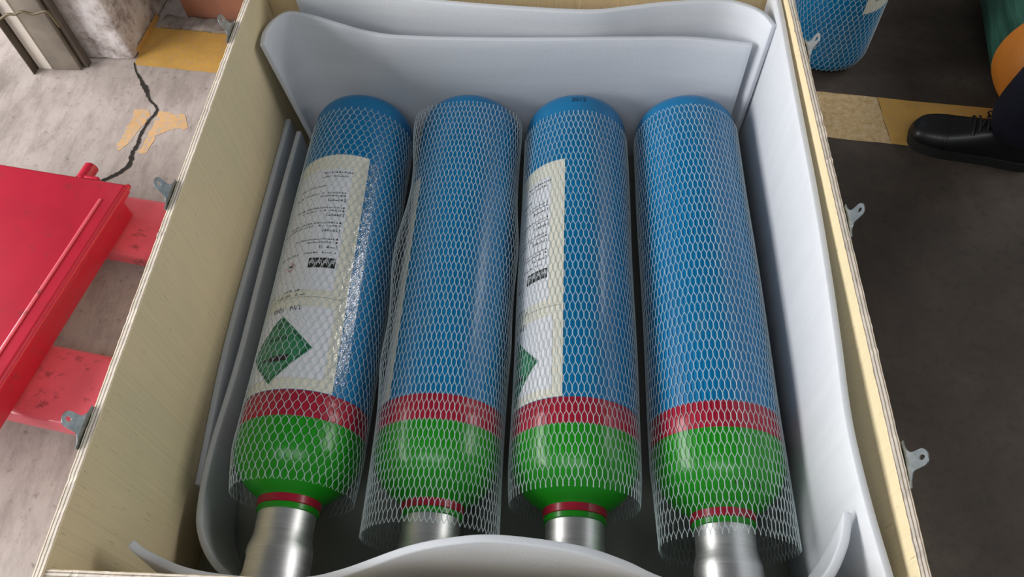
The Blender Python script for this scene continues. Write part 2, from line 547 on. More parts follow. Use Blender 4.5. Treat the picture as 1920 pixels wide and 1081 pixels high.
crk = [(-1.322, 1.838, .003), (-1.300, 1.794, .004), (-1.278, 1.765, .007), (-1.259, 1.736, .011), (-1.240, 1.708, .010), (-1.222, 1.676, .005), (-1.192, 1.644, .005), (-1.187, 1.622, .008), (-1.197, 1.591, .007), (-1.203, 1.556, .008), (-1.205, 1.522, .008), (-1.202, 1.497, .009), (-1.207, 1.463, .009), (-1.202, 1.435, .010), (-1.204, 1.410, .010), (-1.224, 1.386, .011), (-1.246, 1.370, .010), (-1.29, 1.34, .008), (-1.40, 1.30, .005)]
CP = catmull(crk, 110)
Lp, Rp = [], []
for i in range(110):
    t = CP[min(i + 1, 109), :2] - CP[max(i - 1, 0), :2]; t /= np.linalg.norm(t)
    nn = np.array([-t[1], t[0]]); w = CP[i, 2] * 0.62
    Lp.append(CP[i, :2] + nn * w * random.uniform(0.65, 1.35)); Rp.append(CP[i, :2] - nn * w * random.uniform(0.65, 1.35))
vv, ff = [], []
for i in range(110):
    vv += [(*Lp[i], 0.0012), (*Rp[i], 0.0012)]
for i in range(109):
    ff.append((2 * i, 2 * i + 1, 2 * i + 3, 2 * i + 2))
ck = mesh('crack', vv, ff, 'crack', floor)
ck['label'] = 'jagged dark crack in the concrete floor'

# concrete pillar: rough plastered block with a stained foot
bm = bmesh.new()
bm_box(bm, (-0.36, 0.0, 0.0), (0.0, 0.45, 2.6), 0.008, 2)
bmesh.ops.subdivide_edges(bm, edges=[e for e in bm.edges if e.calc_length() > 0.3], cuts=24, use_grid_fill=True)
for v_ in bm.verts:
    v_.co.x += random.uniform(-.003, .003); v_.co.y += random.uniform(-.003, .003)
pillar = from_bm('pillar', bm, 'plaster', None, 60)
pillar.location = (-1.325, 1.850, 0.0)
pillar.rotation_euler = (0, 0, math.radians(-4))
pillar['kind'] = 'structure'
tag(pillar, 'grimy white plastered pillar at the floor crack', 'pillar')
pp = box('painted_foot', (0.0035, 0.03, 0.0), (0.0055, 0.20, 0.020), 'yellow', pillar)
pp['label'] = 'ochre paint along the pillar foot'

# low kerb and box behind the painted line
kerb = thing('mortar_kerb', 'rough grey mortar strip behind the yellow line', 'kerb', (-1.20, 1.990, 0.0), math.radians(-8.2))
bm = bmesh.new()
bm_box(bm, (-0.09, 0.0, 0.0), (0.45, 0.052, 0.012), 0.004, 2)
bmesh.ops.subdivide_edges(bm, edges=[e for e in bm.edges if e.calc_length() > 0.2], cuts=30, use_grid_fill=True)
for v_ in bm.verts:
    v_.co.z += random.uniform(-.003, .003) if v_.co.z > 0.006 else 0
    v_.co.y += random.uniform(-.004, .004)
from_bm('mortar', bm, 'rubble', kerb, 60)

carton = thing('carton', 'brown cardboard carton standing behind the mortar strip', 'box', (-1.215, 2.020, 0.0), math.radians(-8.2))
box('body', (0.0, 0.03, 0.0), (0.50, 0.38, 0.34), 'cardboard', carton, 0.004)
box('flap', (0.0, 0.028, 0.335), (0.50, 0.205, 0.342), 'cardboard', carton, 0.001)
box('flap', (0.0, 0.207, 0.335), (0.50, 0.382, 0.342), 'cardboard', carton, 0.001)

# steel channel post beside the pillar
post = thing('steel_channel_post', 'grey steel channel post with a white strip beside the pillar', 'post', (-1.620, 1.785, 0.0), math.radians(-1.5))
box('flange', (-0.004, 0.0, 0.0), (0.0, 0.048, 2.2), 'steel_dark', post, 0.0008)
box('web', (-0.004, 0.0485, 0.0), (0.145, 0.0525, 2.2), 'steel_dark', post, 0.0008)
ws = box('white_strip', (0.003, 0.026, 0.0), (0.046, 0.048, 0.31), 'white_strip', post, 0.002)
ws['label'] = 'white strip inside the channel'
box('box_section', (0.054, 0.022, 0.0), (0.140, 0.048, 0.36), 'steel', post, 0.003)
box('side_plate', (0.1455, 0.036, 0.0), (0.160, 0.060, 2.2), 'steel_dark', post, 0.002)
cb = tube('cable', [(-1.597, 1.775, 0.212), (-1.564, 1.775, 0.228), (-1.543, 1.775, 0.228), (-1.519, 1.775, 0.237), (-1.489, 1.775, 0.229), (-1.448, 1.775, 0.238), (-1.440, 1.775, 0.226), (-1.435, 1.775, 0.186)], 0.004, 'cable')
tag(cb, 'thin brown cable strung across the steel channel post', 'cable')
cb2 = tube('cable', [(-1.80, 1.80, 0.02), (-1.76, 1.76, 0.035), (-1.735, 1.73, 0.028), (-1.735, 1.70, 0.012), (-1.755, 1.68, 0.006), (-1.80, 1.69, 0.006)], 0.006, 'cable_yellow')
tag(cb2, 'loop of yellowish cable on the floor at far left', 'cable')

# ------------------------------------------------------------------ the plywood crate
XLo, XRo, YFo, YBo, ZT = -0.675, 0.466, 0.2030, 1.478, 0.464
TH = 0.0145
crate = thing('packing_crate', 'large open plywood packing crate with metal clips holding blue gas cylinders', 'crate', (0, 0, ZO))
def wall_panel(name, lo, hi, face, edge):
    bm = bmesh.new()
    bm_box(bm, lo, hi)
    L = max(hi[0] - lo[0], hi[1] - lo[1])
    ax = 0 if hi[0] - lo[0] > hi[1] - lo[1] else 1
    es = [e for e in bm.edges if abs(e.verts[0].co[ax] - e.verts[1].co[ax]) > 0.5 * L]
    bmesh.ops.subdivide_edges(bm, edges=es, cuts=150, use_grid_fill=True)
    bm.normal_update()
    tops = [v_ for v_ in bm.verts if v_.co.z > hi[2] - 1e-5]
    for v_ in tops:                      # sawn, slightly splintered top edge
        v_.co.z += random.uniform(-.0008, .0004)
        v_.co[1 - ax] += random.uniform(-.0002, .0002)
    es = [e for e in bm.edges if len(e.link_faces) == 2 and e.calc_face_angle(0) > 1.0 and abs(e.verts[0].co[ax] - e.verts[1].co[ax]) > 1e-4]
    bmesh.ops.bevel(bm, geom=es, offset=0.0012, segments=1, affect='EDGES')
    bm.normal_update()
    for f in bm.faces:
        if abs(f.normal[1 - ax]) < 0.6:
            f.material_index = 1
    return from_bm(name, bm, [face, edge], crate)
wall_panel('wall_panel', (XLo, YFo - 0.004, 0.0), (XLo + TH, YBo, ZT), 'ply_x', 'edge_x')
wall_panel('wall_panel', (XRo - TH, YFo - 0.004, 0.0), (XRo, YBo, ZT), 'ply_x', 'edge_x')
wall_panel('wall_panel', (XLo + TH + .0004, YBo - TH, 0.0), (XRo - TH - .0004, YBo, ZT), 'ply_y', 'edge_y')
wall_panel('wall_panel', (XLo + TH + .0004, YFo, 0.0), (XRo - TH - .0004, YFo + TH, ZT - 0.002), 'ply_y', 'edge_y')
box('base_panel', (XLo + TH, YFo + TH, 0.0), (XRo - TH, YBo - TH, 0.014), 'ply_x', crate)

def make_bracket_mesh(sgn):
    """zinc lid clip: broad foot on the wall face, narrow punched tab standing above the rim"""
    outline = []
    for y, z in ((-.033, -.040), (.033, -.040), (.033, .002)):
        outline.append((y, z))
    for k in range(1, 7):                # concave shoulder
        a = k / 6 * PI / 2
        outline.append((.033 - .021 * math.sin(a), .002 + .016 * (1 - math.cos(a))))
    for k in range(9):
        a = k / 8 * PI
        outline.append((.012 * math.cos(a), .034 + .012 * math.sin(a)))
    for k in range(5, -1, -1):
        a = k / 6 * PI / 2
        outline.append((-.033 + .021 * math.sin(a), .002 + .016 * (1 - math.cos(a))))
    bm = bmesh.new()
    ov = [bm.verts.new((0, y, z)) for y, z in outline]
    hv = [bm.verts.new((0, .0035 * math.cos(2 * PI * k / 14), .034 + .006 * math.sin(2 * PI * k / 14))) for k in range(14)]
    oe = [bm.edges.new((ov[i], ov[(i + 1) % len(ov)])) for i in range(len(ov))]
    he = [bm.edges.new((hv[i], hv[(i + 1) % 14])) for i in range(14)]
    bmesh.ops.triangle_fill(bm, edges=oe + he, use_beauty=True)
    bmesh.ops.recalc_face_normals(bm, faces=bm.faces[:])
    r = bmesh.ops.extrude_face_region(bm, geom=bm.faces[:])
    for v_ in [g for g in r['geom'] if isinstance(g, bmesh.types.BMVert)]:
        v_.co.x += 0.0016
    for v_ in bm.verts:                  # the tab leans outwards above the fold
        if v_.co.z > 0.004:
            v_.co.x += (v_.co.z - 0.004) * 0.30
            v_.co.z = 0.004 + (v_.co.z - 0.004) * 0.80
        if v_.co.z < -0.006:
            pass
    for v_ in bm.verts:
        v_.co.x *= sgn
    bmesh.ops.recalc_face_normals(bm, faces=bm.faces[:])
    me = bpy.data.meshes.new('bracket')
    bm.to_mesh(me); bm.free()
    me.materials.append(MAT['zinc'])
    return me
for sgn, X, ys in ((-1, XLo - 0.0006, (0.412, 0.845, 1.275)), (1, XRo + 0.0006, (0.392, 0.803, 1.213))):
    me = make_bracket_mesh(sgn)
    for y in ys:
        o = bpy.data.objects.new('bracket', me)
        COL.objects.link(o); o.parent = crate
        o.location = (X, y, ZT + 0.002)
        o.rotation_euler = (0, 0, random.uniform(-.05, .05))
        o['label'] = 'zinc plated lid clip with a punched tab'

# ------------------------------------------------------------------ foam lining
FT = 0.012
def foam(top, bot, mat, label, side=1, **kw):
    o = sheet('foam_sheet', top, bot, kw.pop('thick', FT), mat, side=side, **kw)
    o.location = (0, 0, ZO)
    tag(o, label, 'foam sheet', 'foam lining sheets')
    return o
BZ = 0.0245
# floor liner, its foam coloured dark to stand in for deep shade
fl = box('foam_sheet', (-0.655, 0.234, 0.0145), (0.446, 1.458, 0.0235), 'foam_shaded', None, 0.002)
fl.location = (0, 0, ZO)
tag(fl, 'flat foam sheet, coloured grey for shade, lining the bottom of the crate under the cylinders', 'foam sheet', 'foam lining sheets')
# back, inner: stands behind the cylinder ends and curls round the left corner
foam([(0.402, 1.356, .368), (0.28, 1.374, .370), (0.143, 1.376, .370), (-0.121, 1.374, .370), (-0.344, 1.381, .371), (-0.43, 1.396, .372), (-0.487, 1.403, .386), (-0.557, 1.421, .396), (-0.607, 1.427, .400), (-0.636, 1.400, .400), (-0.650, 1.358, .399), (-0.648, 1.316, .397)],
     [(0.392, 1.358, BZ), (0.28, 1.358, BZ), (0.143, 1.358, BZ), (-0.121, 1.358, BZ), (-0.344, 1.358, BZ), (-0.43, 1.358, BZ), (-0.50, 1.359, BZ), (-0.555, 1.359, BZ), (-0.582, 1.354, BZ), (-0.596, 1.340, BZ), (-0.600, 1.325, BZ), (-0.598, 1.308, BZ)],
     'foam_end', 'thick foam sheet behind the cylinder ends curling up at the left corner', side=-1, n=90)
# back, outer: against the back wall, wavy top edge, right end folded forward
foam([(-0.590, 1.455, .440), (-0.45, 1.452, .436), (-0.294, 1.428, .430), (-0.131, 1.406, .429), (0.049, 1.391, .428), (0.138, 1.402, .428), (0.217, 1.414, .429), (0.328, 1.420, .430), (0.382, 1.404, .430), (0.418, 1.375, .429), (0.4355, 1.336, .428)],
     [(-0.585, 1.455, BZ), (-0.45, 1.452, BZ), (-0.294, 1.443, BZ), (-0.131, 1.443, BZ), (0.049, 1.443, BZ), (0.138, 1.443, BZ), (0.217, 1.442, BZ), (0.320, 1.438, BZ), (0.370, 1.420, BZ), (0.400, 1.390, BZ), (0.420, 1.345, BZ)],
     'foam_end', 'outer foam sheet against the back wall with a wavy top edge', side=1, n=80)
# right: leans a little off the wall towards its near end
foam([(0.4490, 1.450, .446), (0.4480, 1.335, .446), (0.445, 1.20, .444), (0.4435, 1.08, .442), (0.4405, 0.90, .440), (0.4345, 0.719, .440), (0.4275, 0.596, .440), (0.4195, 0.468, .440), (0.4225, 0.35, .440), (0.430, 0.250, .440)],
     [(0.4385, 1.450, BZ), (0.4375, 1.335, BZ), (0.436, 1.20, BZ), (0.436, 1.08, BZ), (0.436, 0.90, BZ), (0.436, 0.719, BZ), (0.436, 0.596, BZ), (0.434, 0.468, BZ), (0.432, 0.35, BZ), (0.430, 0.250, BZ)],
     'foam_side', 'tall foam sheet standing along the right wall beside the cylinder', side=1, n=80, wobble=0.0008)
# left, outer low strip
foam([(-0.6595, 1.330, .168), (-0.6595, 1.0, .166), (-0.6595, 0.70, .160), (-0.6595, 0.447, .122)],
     [(-0.6585, 1.330, BZ), (-0.6585, 1.0, BZ), (-0.6585, 0.70, BZ), (-0.6585, 0.447, BZ)],
     'foam_side', 'low outer foam strip lying against the left plywood wall', side=-1, n=40, rows=8)
# left, inner low strip, near end curls in under the cap
foam([(-0.619, 1.300, .158), (-0.620, 1.0, .160), (-0.623, 0.70, .146), (-0.626, 0.506, .152), (-0.619, 0.400, .152), (-0.605, 0.352, .150), (-0.575, 0.312, .148), (-0.535, 0.283, .144)],
     [(-0.615, 1.300, BZ), (-0.615, 1.0, BZ), (-0.615, 0.70, BZ), (-0.613, 0.506, BZ), (-0.604, 0.400, BZ), (-0.588, 0.352, BZ), (-0.560, 0.312, BZ), (-0.525, 0.283, BZ)],
     'foam_side', 'low inner foam strip beside the labelled left cylinder with a curled near end', side=1, n=90, rows=10)
# front: bows inwards in the middle, both ends curl back
foam([(-0.5955, 0.2772, 0.39), (-0.5717, 0.2635, 0.39), (-0.5106, 0.243, 0.385), (-0.4321, 0.2345, 0.385), (-0.348, 0.2345, 0.39), (-0.2877, 0.2444, 0.405), (-0.199, 0.2713, 0.43), (-0.1339, 0.2821, 0.445), (-0.0697, 0.2857, 0.45), (0.0284, 0.2777, 0.445), (0.091, 0.2645, 0.43), (0.1413, 0.2495, 0.41), (0.215, 0.2345, 0.395), (0.3, 0.2355, 0.395), (0.35, 0.256, 0.402), (0.381, 0.303, 0.406), (0.394, 0.346, 0.408)],
     [(-0.6, 0.262, BZ), (-0.576576, 0.252, BZ), (-0.5130239999999999, 0.2425, BZ), (-0.4509, 0.2425, BZ), (-0.3645, 0.2425, BZ), (-0.3053, 0.2425, BZ), (-0.218, 0.2425, BZ), (-0.1476, 0.2425, BZ), (-0.0784, 0.2425, BZ), (0.0311, 0.2425, BZ), (0.1005, 0.2425, BZ), (0.1506, 0.2425, BZ), (0.215, 0.2425, BZ), (0.288, 0.2425, BZ), (0.350, 0.2425, BZ), (0.385, 0.262, BZ), (0.396, 0.300, BZ)],
     'foam_end', 'foam sheet at the near end bowing over the silver caps', side=1, n=130, power=2.6)

# ------------------------------------------------------------------ gas cylinders
R = 0.115
SR = R + 0.0006
def on_cyl(phi, y, r, zc=R):
    return (r * math.sin(phi), y, zc + r * math.cos(phi))

class Wrap:
    """flat print mapped on the cylinder: u = arc from the sticker's right edge, y along the axis"""
    def __init__(self, phiR, zc=R, skew=0.0):
        self.phiR, self.zc, self.skew = phiR, zc, skew
    def pt(self, u, y, lift):
        ph = self.phiR + self.skew * (y - 0.85) - u / R
        return on_cyl(ph, y, SR + lift, self.zc)
    def rects(self, name, rl, lift, mat, parent, label=None):
        vs_, fs = [], []
        for (u0, u1, y0, y1) in rl:
            n = max(1, int(math.ceil((u1 - u0) / 0.006)))
            b0 = len(vs_)
            for i in range(n + 1):
                u = u0 + (u1 - u0) * i / n
                vs_ += [self.pt(u, y0, lift), self.pt(u, y1, lift)]
            for i in range(n):
                a = b0 + 2 * i
                fs.append((a, a + 1, a + 3, a + 2))
        o = mesh(name, vs_, fs, mat, parent, 180)
        if label:
            o['label'] = label
        return o
    def poly(self, name, pts, lift, mat, parent, cuts=3, label=None):
        bm = bmesh.new()
        f = bm.faces.new([bm.verts.new((u, y, 0)) for u, y in pts])
        bmesh.ops.triangulate(bm, faces=[f])
        for _ in range(cuts):
            bmesh.ops.subdivide_edges(bm, edges=bm.edges[:], cuts=1, use_grid_fill=True)
        for v_ in bm.verts:
            v_.co = self.pt(v_.co.x, v_.co.y, lift)
        o = from_bm(name, bm, mat, parent, 180)
        if label:
            o['label'] = label
        return o
    def text(self, name, s, u, y, size, lift, mat, parent, flip=True, label=None):
        cu = bpy.data.curves.new('txt', 'FONT')
        cu.body = s; cu.size = size; cu.resolution_u = 2
        to = bpy.data.objects.new('txt', cu)
        COL.objects.link(to)
        dg = bpy.context.evaluated_depsgraph_get()
        me = bpy.data.meshes.new_from_object(to.evaluated_get(dg))
        bpy.data.objects.remove(to)
        for v_ in me.vertices:
            if flip:          # reads upside down from the camera's side
                v_.co = self.pt(u + v_.co.x, y - v_.co.y, lift)
            else:
                v_.co = self.pt(u - v_.co.x, y + v_.co.y, lift)
        me.materials.clear()
        o = link(name, me, mat, parent)
        if label:
            o['label'] = label
        return o

def print_row(u0, y, n, h=0.0036, seed=0, w=(0.0030, 0.0052)):
    rs = random.Random(seed)
    out, u = [], u0
    for _ in range(n):
        ww = rs.uniform(*w)
        if rs.random() < 0.86:
            out.append((u, u + ww, y - h / 2, y - h * 0.08))
            if rs.random() < 0.8:
                out.append((u + ww * 0.15, u + ww * rs.uniform(.5, .95), y + h * 0.08, y + h / 2))
        u += ww + 0.0012
    return out

def make_sticker(root, phiR, y0, y1, width, skew=0.0):
    W = Wrap(phiR, R, skew)
    st = W.rects('sticker', [(0, width, y0, y1)], 0.0, 'sticker', root, 'white paper sticker with printed text')
    D = y1 - 1.130
    W.rects('sticker_panel', [(0.030, width - 0.01, 0.785 + D, 1.090 + D), (0.020, width - 0.01, 0.600 + D, 0.748 + D)], 0.0004, 'sticker_white', st)
    rows = print_row(0.030, 1.080, 13, .0042, 1) + print_row(0.032, 1.069, 12, .0038, 2) + print_row(0.080, 1.044, 14, .0036, 3)
    for k, (hy, n1, n2, u) in enumerate(((1.005, 22, 9, .036), (0.966, 20, 18, .034), (0.927, 22, 24, .036), (0.886, 16, 10, .036))):
        rows += [(u + .001, u + .004, hy + .017, hy + .021), (u + .001, u + .004, hy + .009, hy + .013)]
        rows += print_row(u + .007, hy + .019, n1, .0034, 10 + k) + print_row(u + .007, hy + .011, n2, .0032, 20 + k)
        # bracketed heading
        rows += [(u, u + .0012, hy - .004, hy + .003), (u, u + .003, hy - .004, hy - .003), (u, u + .003, hy + .002, hy + .003)]
        rows += print_row(u + .005, hy - .0005, 5, .0050, 30 + k, (.0040, .0046))
        rows += [(u + .034, u + .0352, hy - .004, hy + .003), (u + .0325, u + .035, hy - .004, hy - .003), (u + .0325, u + .035, hy + .002, hy + .003)]
    rows += print_row(0.036, 0.872, 26, .0034, 50)
    rows += print_row(0.082, 0.775, 12, .0042, 51) + print_row(0.094, 0.786, 8, .0036, 52)
    rows += [(0.0 + .006 * i, .0045 + .006 * i, 0.7685, 0.7692) for i in range(1, 28)]
    rows = [(a, b_, c + D, d + D) for a, b_, c, d in rows]
    pr_ = W.rects('print', [(a, b_, c, d) for a, b_, c, d in rows if b_ < width - 0.006], 0.0008, 'ink', st, 'small black printed text')
    pr_['kind'] = 'stuff'
    W.rects('symbol_box', [(0.034 + .0135 * i, 0.0465 + .0135 * i, 0.836 + D, 0.859 + D) for i in range(4)], 0.0008, 'ink', st, 'black box of four printed symbols')
    glyph = []
    for i in range(4):
        u = 0.034 + .0135 * i
        glyph += [(u + .002, u + .0032, 0.843 + D, 0.854 + D), (u + .005, u + .0062, 0.846 + D, 0.856 + D), (u + .008, u + .0092, 0.842 + D, 0.853 + D), (u + .002, u + .0092, 0.8475 + D, 0.8485 + D)]
    W.rects('symbol', glyph, 0.0012, 'sticker_white', st)
    # small hazard pictogram: red outlined diamond
    def dia(cu, cy, h): return [(cu + h, cy + D), (cu, cy + h + D), (cu - h, cy + D), (cu, cy - h + D)]
    W.poly('pictogram', dia(0.128, 0.845, .0125), 0.0008, 'ink_red', st, 2, 'small red diamond pictogram')
    W.poly('pictogram_field', dia(0.128, 0.845, .0098), 0.0012, 'sticker_white', st, 2)
    W.poly('pictogram_bottle', [(0.122, .843 + D), (.132, .843 + D), (.134, .845 + D), (.132, .848 + D), (.122, .848 + D)], 0.0016, 'ink', st, 1)
    W.text('print', 'UN', 0.084, 0.7505 + D, 0.0155, 0.0010, 'ink', st)
    W.text('print', '1066', 0.118, 0.7505 + D, 0.0155, 0.0010, 'ink', st)
    # green non-flammable gas diamond
    W.poly('hazard_diamond', dia(0.119, 0.660, .071), 0.0008, 'hazard_green', st, 4, 'green hazard diamond with a black gas bottle')
    h0, h1 = .0655, .0640
    def edge(p, q, w=.0014):
        p, q = np.array(p), np.array(q)
        nrm = np.array([-(q - p)[1], (q - p)[0]]); nrm = nrm / np.linalg.norm(nrm) * w / 2
        return [tuple(p + nrm), tuple(q + nrm), tuple(q - nrm), tuple(p - nrm)]
    dd = dia(0.119, 0.660, h0)
    for i in range(4):
        W.poly('diamond_border', edge(dd[i], dd[(i + 1) % 4]), 0.0012, 'ink', st, 3)
    cu, cy = 0.119, 0.640 + D
    W.poly('bottle_symbol', [(cu - .030, cy + .006), (cu + .006, cy + .006), (cu + .014, cy + .002), (cu + .034, cy + .002), (cu + .034, cy - .002), (cu + .014, cy - .002), (cu + .006, cy - .006), (cu - .030, cy - .006)], 0.0013, 'ink', st, 2)
    W.text('print', '\u4e0d\u71c3\u6c14\u4f53', 0.094, 0.688 + D, 0.0125, 0.0013, 'ink', st)
    W.text('print', '2', 0.1155, 0.713 + D, 0.016, 0.0013, 'ink', st)
    return st

def net_sleeve(root, yb, yf, ncell, period, rad, label=None, zc=R, width=0.0016, phase=0.0, ppp=8, shear=0.0, bond=2.2):
    """expanded plastic mesh: zig-zag strands that touch their neighbours in turn.
    rad(phi, y) gives the distance from the axis."""
    ns = ncell * 2
    dphi = 2 * PI / ns
    npt = int(round((yb - yf) / period * ppp)) + 1
    ys = np.linspace(yf, yb, npt)
    ph = (ys - yf) / period + phase
    tri = 4 * np.abs((ph % 1.0) - 0.5) - 1.0
    wv = np.clip(tri * bond, -1, 1)
    off = np.array([(-0.5, -0.25), (0.5, -0.25), (0.0, 0.5)])     # triangular strand section
    allv = []
    for k in range(ns):
        s = 1 if k % 2 == 0 else -1
        jit = rng.normal(0, 0.05)
        phi = (k + jit + 0.47 * s * wv) * dphi + shear * (ys - yf)
        rr = rad(phi, ys)
        y_end = ys + rng.normal(0, 0.0006)
        ring = []
        for a, b_ in off:
            p2 = phi + a * width / rr
            r2 = rr + b_ * 0.0014
            ring.append(np.stack([r2 * np.sin(p2), y_end, zc + r2 * np.cos(p2)], 1))
        allv.append(np.stack(ring, 1))           # npt,3,3
    V = np.concatenate([a.reshape(-1, 3) for a in allv])
    base = (np.arange(npt - 1) * 3)[:, None]
    q = []
    for j in range(3):
        j2 = (j + 1) % 3
        q.append(np.stack([base[:, 0] + j, base[:, 0] + j2, base[:, 0] + 3 + j2, base[:, 0] + 3 + j], 1))
    q = np.concatenate(q)
    Fs = np.concatenate([q + k * npt * 3 for k in range(ns)])
    me = bpy.data.meshes.new('net_sleeve')
    me.vertices.add(len(V)); me.vertices.foreach_set('co', V.astype(np.float32).ravel())
    nl = len(Fs) * 4
    me.loops.add(nl); me.loops.foreach_set('vertex_index', Fs.astype(np.int32).ravel())
    me.polygons.add(len(Fs))
    me.polygons.foreach_set('loop_start', np.arange(0, nl, 4, dtype=np.int32))
    me.update(calc_edges=True); me.validate()
    o = link('net_sleeve', me, 'net', root)
    o['label'] = label or 'white plastic mesh sleeve'
    return o

def build_cylinder(x, name_label, rot=0.0):
    root = thing('gas_cylinder', name_label, 'gas cylinder', (x, 0.0, ZO + 0.030), rot, 'blue gas cylinders lying in the crate')
    body = [(0.5765, R)] + [(y, R) for y in np.linspace(0.60, 1.295, 12)]
    for k in range(1, 10):
        a = k / 9 * PI / 2
        body.append((1.295 + 0.046 * math.sin(a), R - 0.046 * (1 - math.cos(a))))
    body += [(1.342, 0.05), (1.341, 0.0005)]
    lathe_y('body', body, 'blue', root)
    lathe_y('band', [(0.5285, R + .0001), (0.529, R + .0004), (0.576, R + .0004), (0.5765, R + .0001)], 'red', root)
    sh = [(0.413, 0.0545), (0.4150, 0.0560), (0.418, 0.0605), (0.423, 0.0690), (0.430, 0.0785), (0.439, 0.0885), (0.450, 0.0980), (0.463, 0.1060), (0.478, 0.1115), (0.496, 0.1143), (0.5285, R)]
    lathe_y('shoulder', sh, 'green', root)
    lathe_y('neck_ring', [(0.399, 0.0535), (0.4000, 0.0552), (0.4125, 0.0552), (0.4135, 0.0538)], 'red', root)
    lathe_y('collar', [(0.389, 0.0500), (0.3900, 0.0535), (0.3985, 0.0538), (0.3992, 0.0530)], 'green', root)
    cap = lathe_y('cap', [(0.3895, 0.0500), (0.385, 0.0502), (0.360, 0.0498), (0.348, 0.0505), (0.338, 0.0530), (0.330, 0.0552), (0.320, 0.0562), (0.268, 0.0565), (0.263, 0.0550), (0.260, 0.0515), (0.2598, 0.0005)], 'alu', root)
    return root, cap

def rad_tight(extra=0.0028, drop=0.0, y_sh=0.50):
    def f(phi, y):
        r = R + extra + 0.0008 * np.sin(3 * phi + 14 * y)
        t = np.clip((y_sh - y) / 0.09, 0, 1)
        return r - drop * t * t
    return f
def rad_hug(extra=0.0028):
    """follows the shoulder down for a short way"""
    def f(phi, y):
        r = R + extra + 0.0007 * np.sin(3 * phi + 11 * y)
        t = np.clip((0.50 - y) / 0.085, 0, 1)
        return r - 0.012 * t ** 1.6 * np.clip(np.cos(phi) + .5, 0, 1) - 0.004 * t
    return f
def rad_loose(phi, y):
    r = R + 0.0040 + 0.0012 * np.sin(4 * phi + 9 * y)
    d = lambda c, w: np.exp(-(((phi - c + PI) % (2 * PI) - PI) / w) ** 2)
    g = lambda c, w: np.exp(-((y - c) / w) ** 2)
    r = r + 0.015 * d(1.0, .42) * g(1.28, .09) + 0.013 * d(1.15, .40) * g(0.95, .10) + 0.008 * d(1.2, .35) * g(0.72, .07)
    r = r + 0.020 * d(-0.95, .45) * g(1.27, .10) + 0.019 * d(-1.10, .40) * g(0.92, .13) + 0.008 * d(-1.2, .4) * g(0.68, .07)
    return r
def rad_flare(phi, y):
    r = R + 0.0030 + 0.0009 * np.sin(3 * phi + 12 * y)
    t = np.clip((0.50 - y) / 0.14, 0, 1)
    return r + t * (0.004 * np.sin(5 * phi + 1.0) - 0.004)

c1, cap1 = build_cylinder(-0.467, 'blue gas cylinder with a full white label beside the left wall of the crate')
make_sticker(c1, math.radians(33), 0.5775, 1.130, 0.30, skew=-0.21)
Wrap(math.radians(33), R, -0.21).rects('clear_tape', [(-0.022, 0.016, 0.60 + 0.02 * i, 0.62 + 0.02 * i) for i in range(26)], 0.0014, 'tape', c1, 'glossy clear tape along the sticker edge')
net_sleeve(c1, 1.272, 0.420, 50, 0.0295, rad_hug(), bond=2.0, width=0.0018, phase=.2, shear=-.05)
vs_, fs_ = [], []
for i in range(16):
    a = 2 * PI * i / 16
    ph, y = math.radians(-58) + 0.085 * math.cos(a), 0.300 + 0.017 * math.sin(a)
    vs_.append((0.0570 * math.sin(ph), y, R + 0.0570 * math.cos(ph)))
mesh('vent_slot', vs_, [tuple(range(16))], 'dark_hole', cap1)['label'] = 'dark oval vent slot'

c2, cap2 = build_cylinder(-0.213, 'blue gas cylinder in a loose baggy mesh sleeve, second from the left wall')
make_sticker(c2, math.radians(-48), 0.5775, 1.105, 0.26)
net_sleeve(c2, 1.290, 0.352, 82, 0.0340, rad_loose, label='loose baggy white plastic mesh sleeve', phase=.1)

c3, cap3 = build_cylinder(0.034, 'blue gas cylinder with a narrow strip of white label showing, third from the left wall')
make_sticker(c3, math.radians(-12.5), 0.5775, 1.125, 0.28)
net_sleeve(c3, 1.264, 0.420, 72, 0.0370, rad_tight(0.003, 0.006), phase=.35)
Wrap(math.radians(-4)).text('print', '2012', 0.005, 1.293, 0.017, 0.0004, 'ink', c3, flip=False, label='small black stamped marks')

c4, cap4 = build_cylinder(0.286, 'blue gas cylinder without a label beside the tall right foam sheet')
net_sleeve(c4, 1.283, 0.352, 74, 0.0390, rad_flare, phase=.0, shear=.12)
# stamped digits on the green shoulder
def shoulder_text(root, s, phi0, y, size):
    prof = [(0.4150, 0.0560), (0.418, 0.0605), (0.423, 0.0690), (0.430, 0.0785), (0.439, 0.0885), (0.450, 0.0980), (0.463, 0.1060), (0.478, 0.1115)]
    yy = np.array([p[0] for p in prof]); rr = np.array([p[1] for p in prof])
    arc = np.r_[0, np.cumsum(np.hypot(np.diff(yy), np.diff(rr)))]
    a0 = np.interp(y, yy, arc)
    cu = bpy.data.curves.new('txt', 'FONT'); cu.body = s; cu.size = size; cu.resolution_u = 2
    to = bpy.data.objects.new('txt', cu); COL.objects.link(to)
    dg = bpy.context.evaluated_depsgraph_get()
    me = bpy.data.meshes.new_from_object(to.evaluated_get(dg))
    bpy.data.objects.remove(to)
    for v_ in me.vertices:
        a = a0 + v_.co.y
        y2 = float(np.interp(a, arc, yy)); r2 = float(np.interp(a, arc, rr)) + 0.0007
        ph = phi0 + v_.co.x / r2
        v_.co = (r2 * math.sin(ph), y2 - 0.0003, R + r2 * math.cos(ph))
    me.materials.clear()
    o = link('print', me, 'ink', root)
    o['label'] = 'black stamped digits'
shoulder_text(c4, '0 7 0 2 4', math.radians(3), 0.439, 0.014)

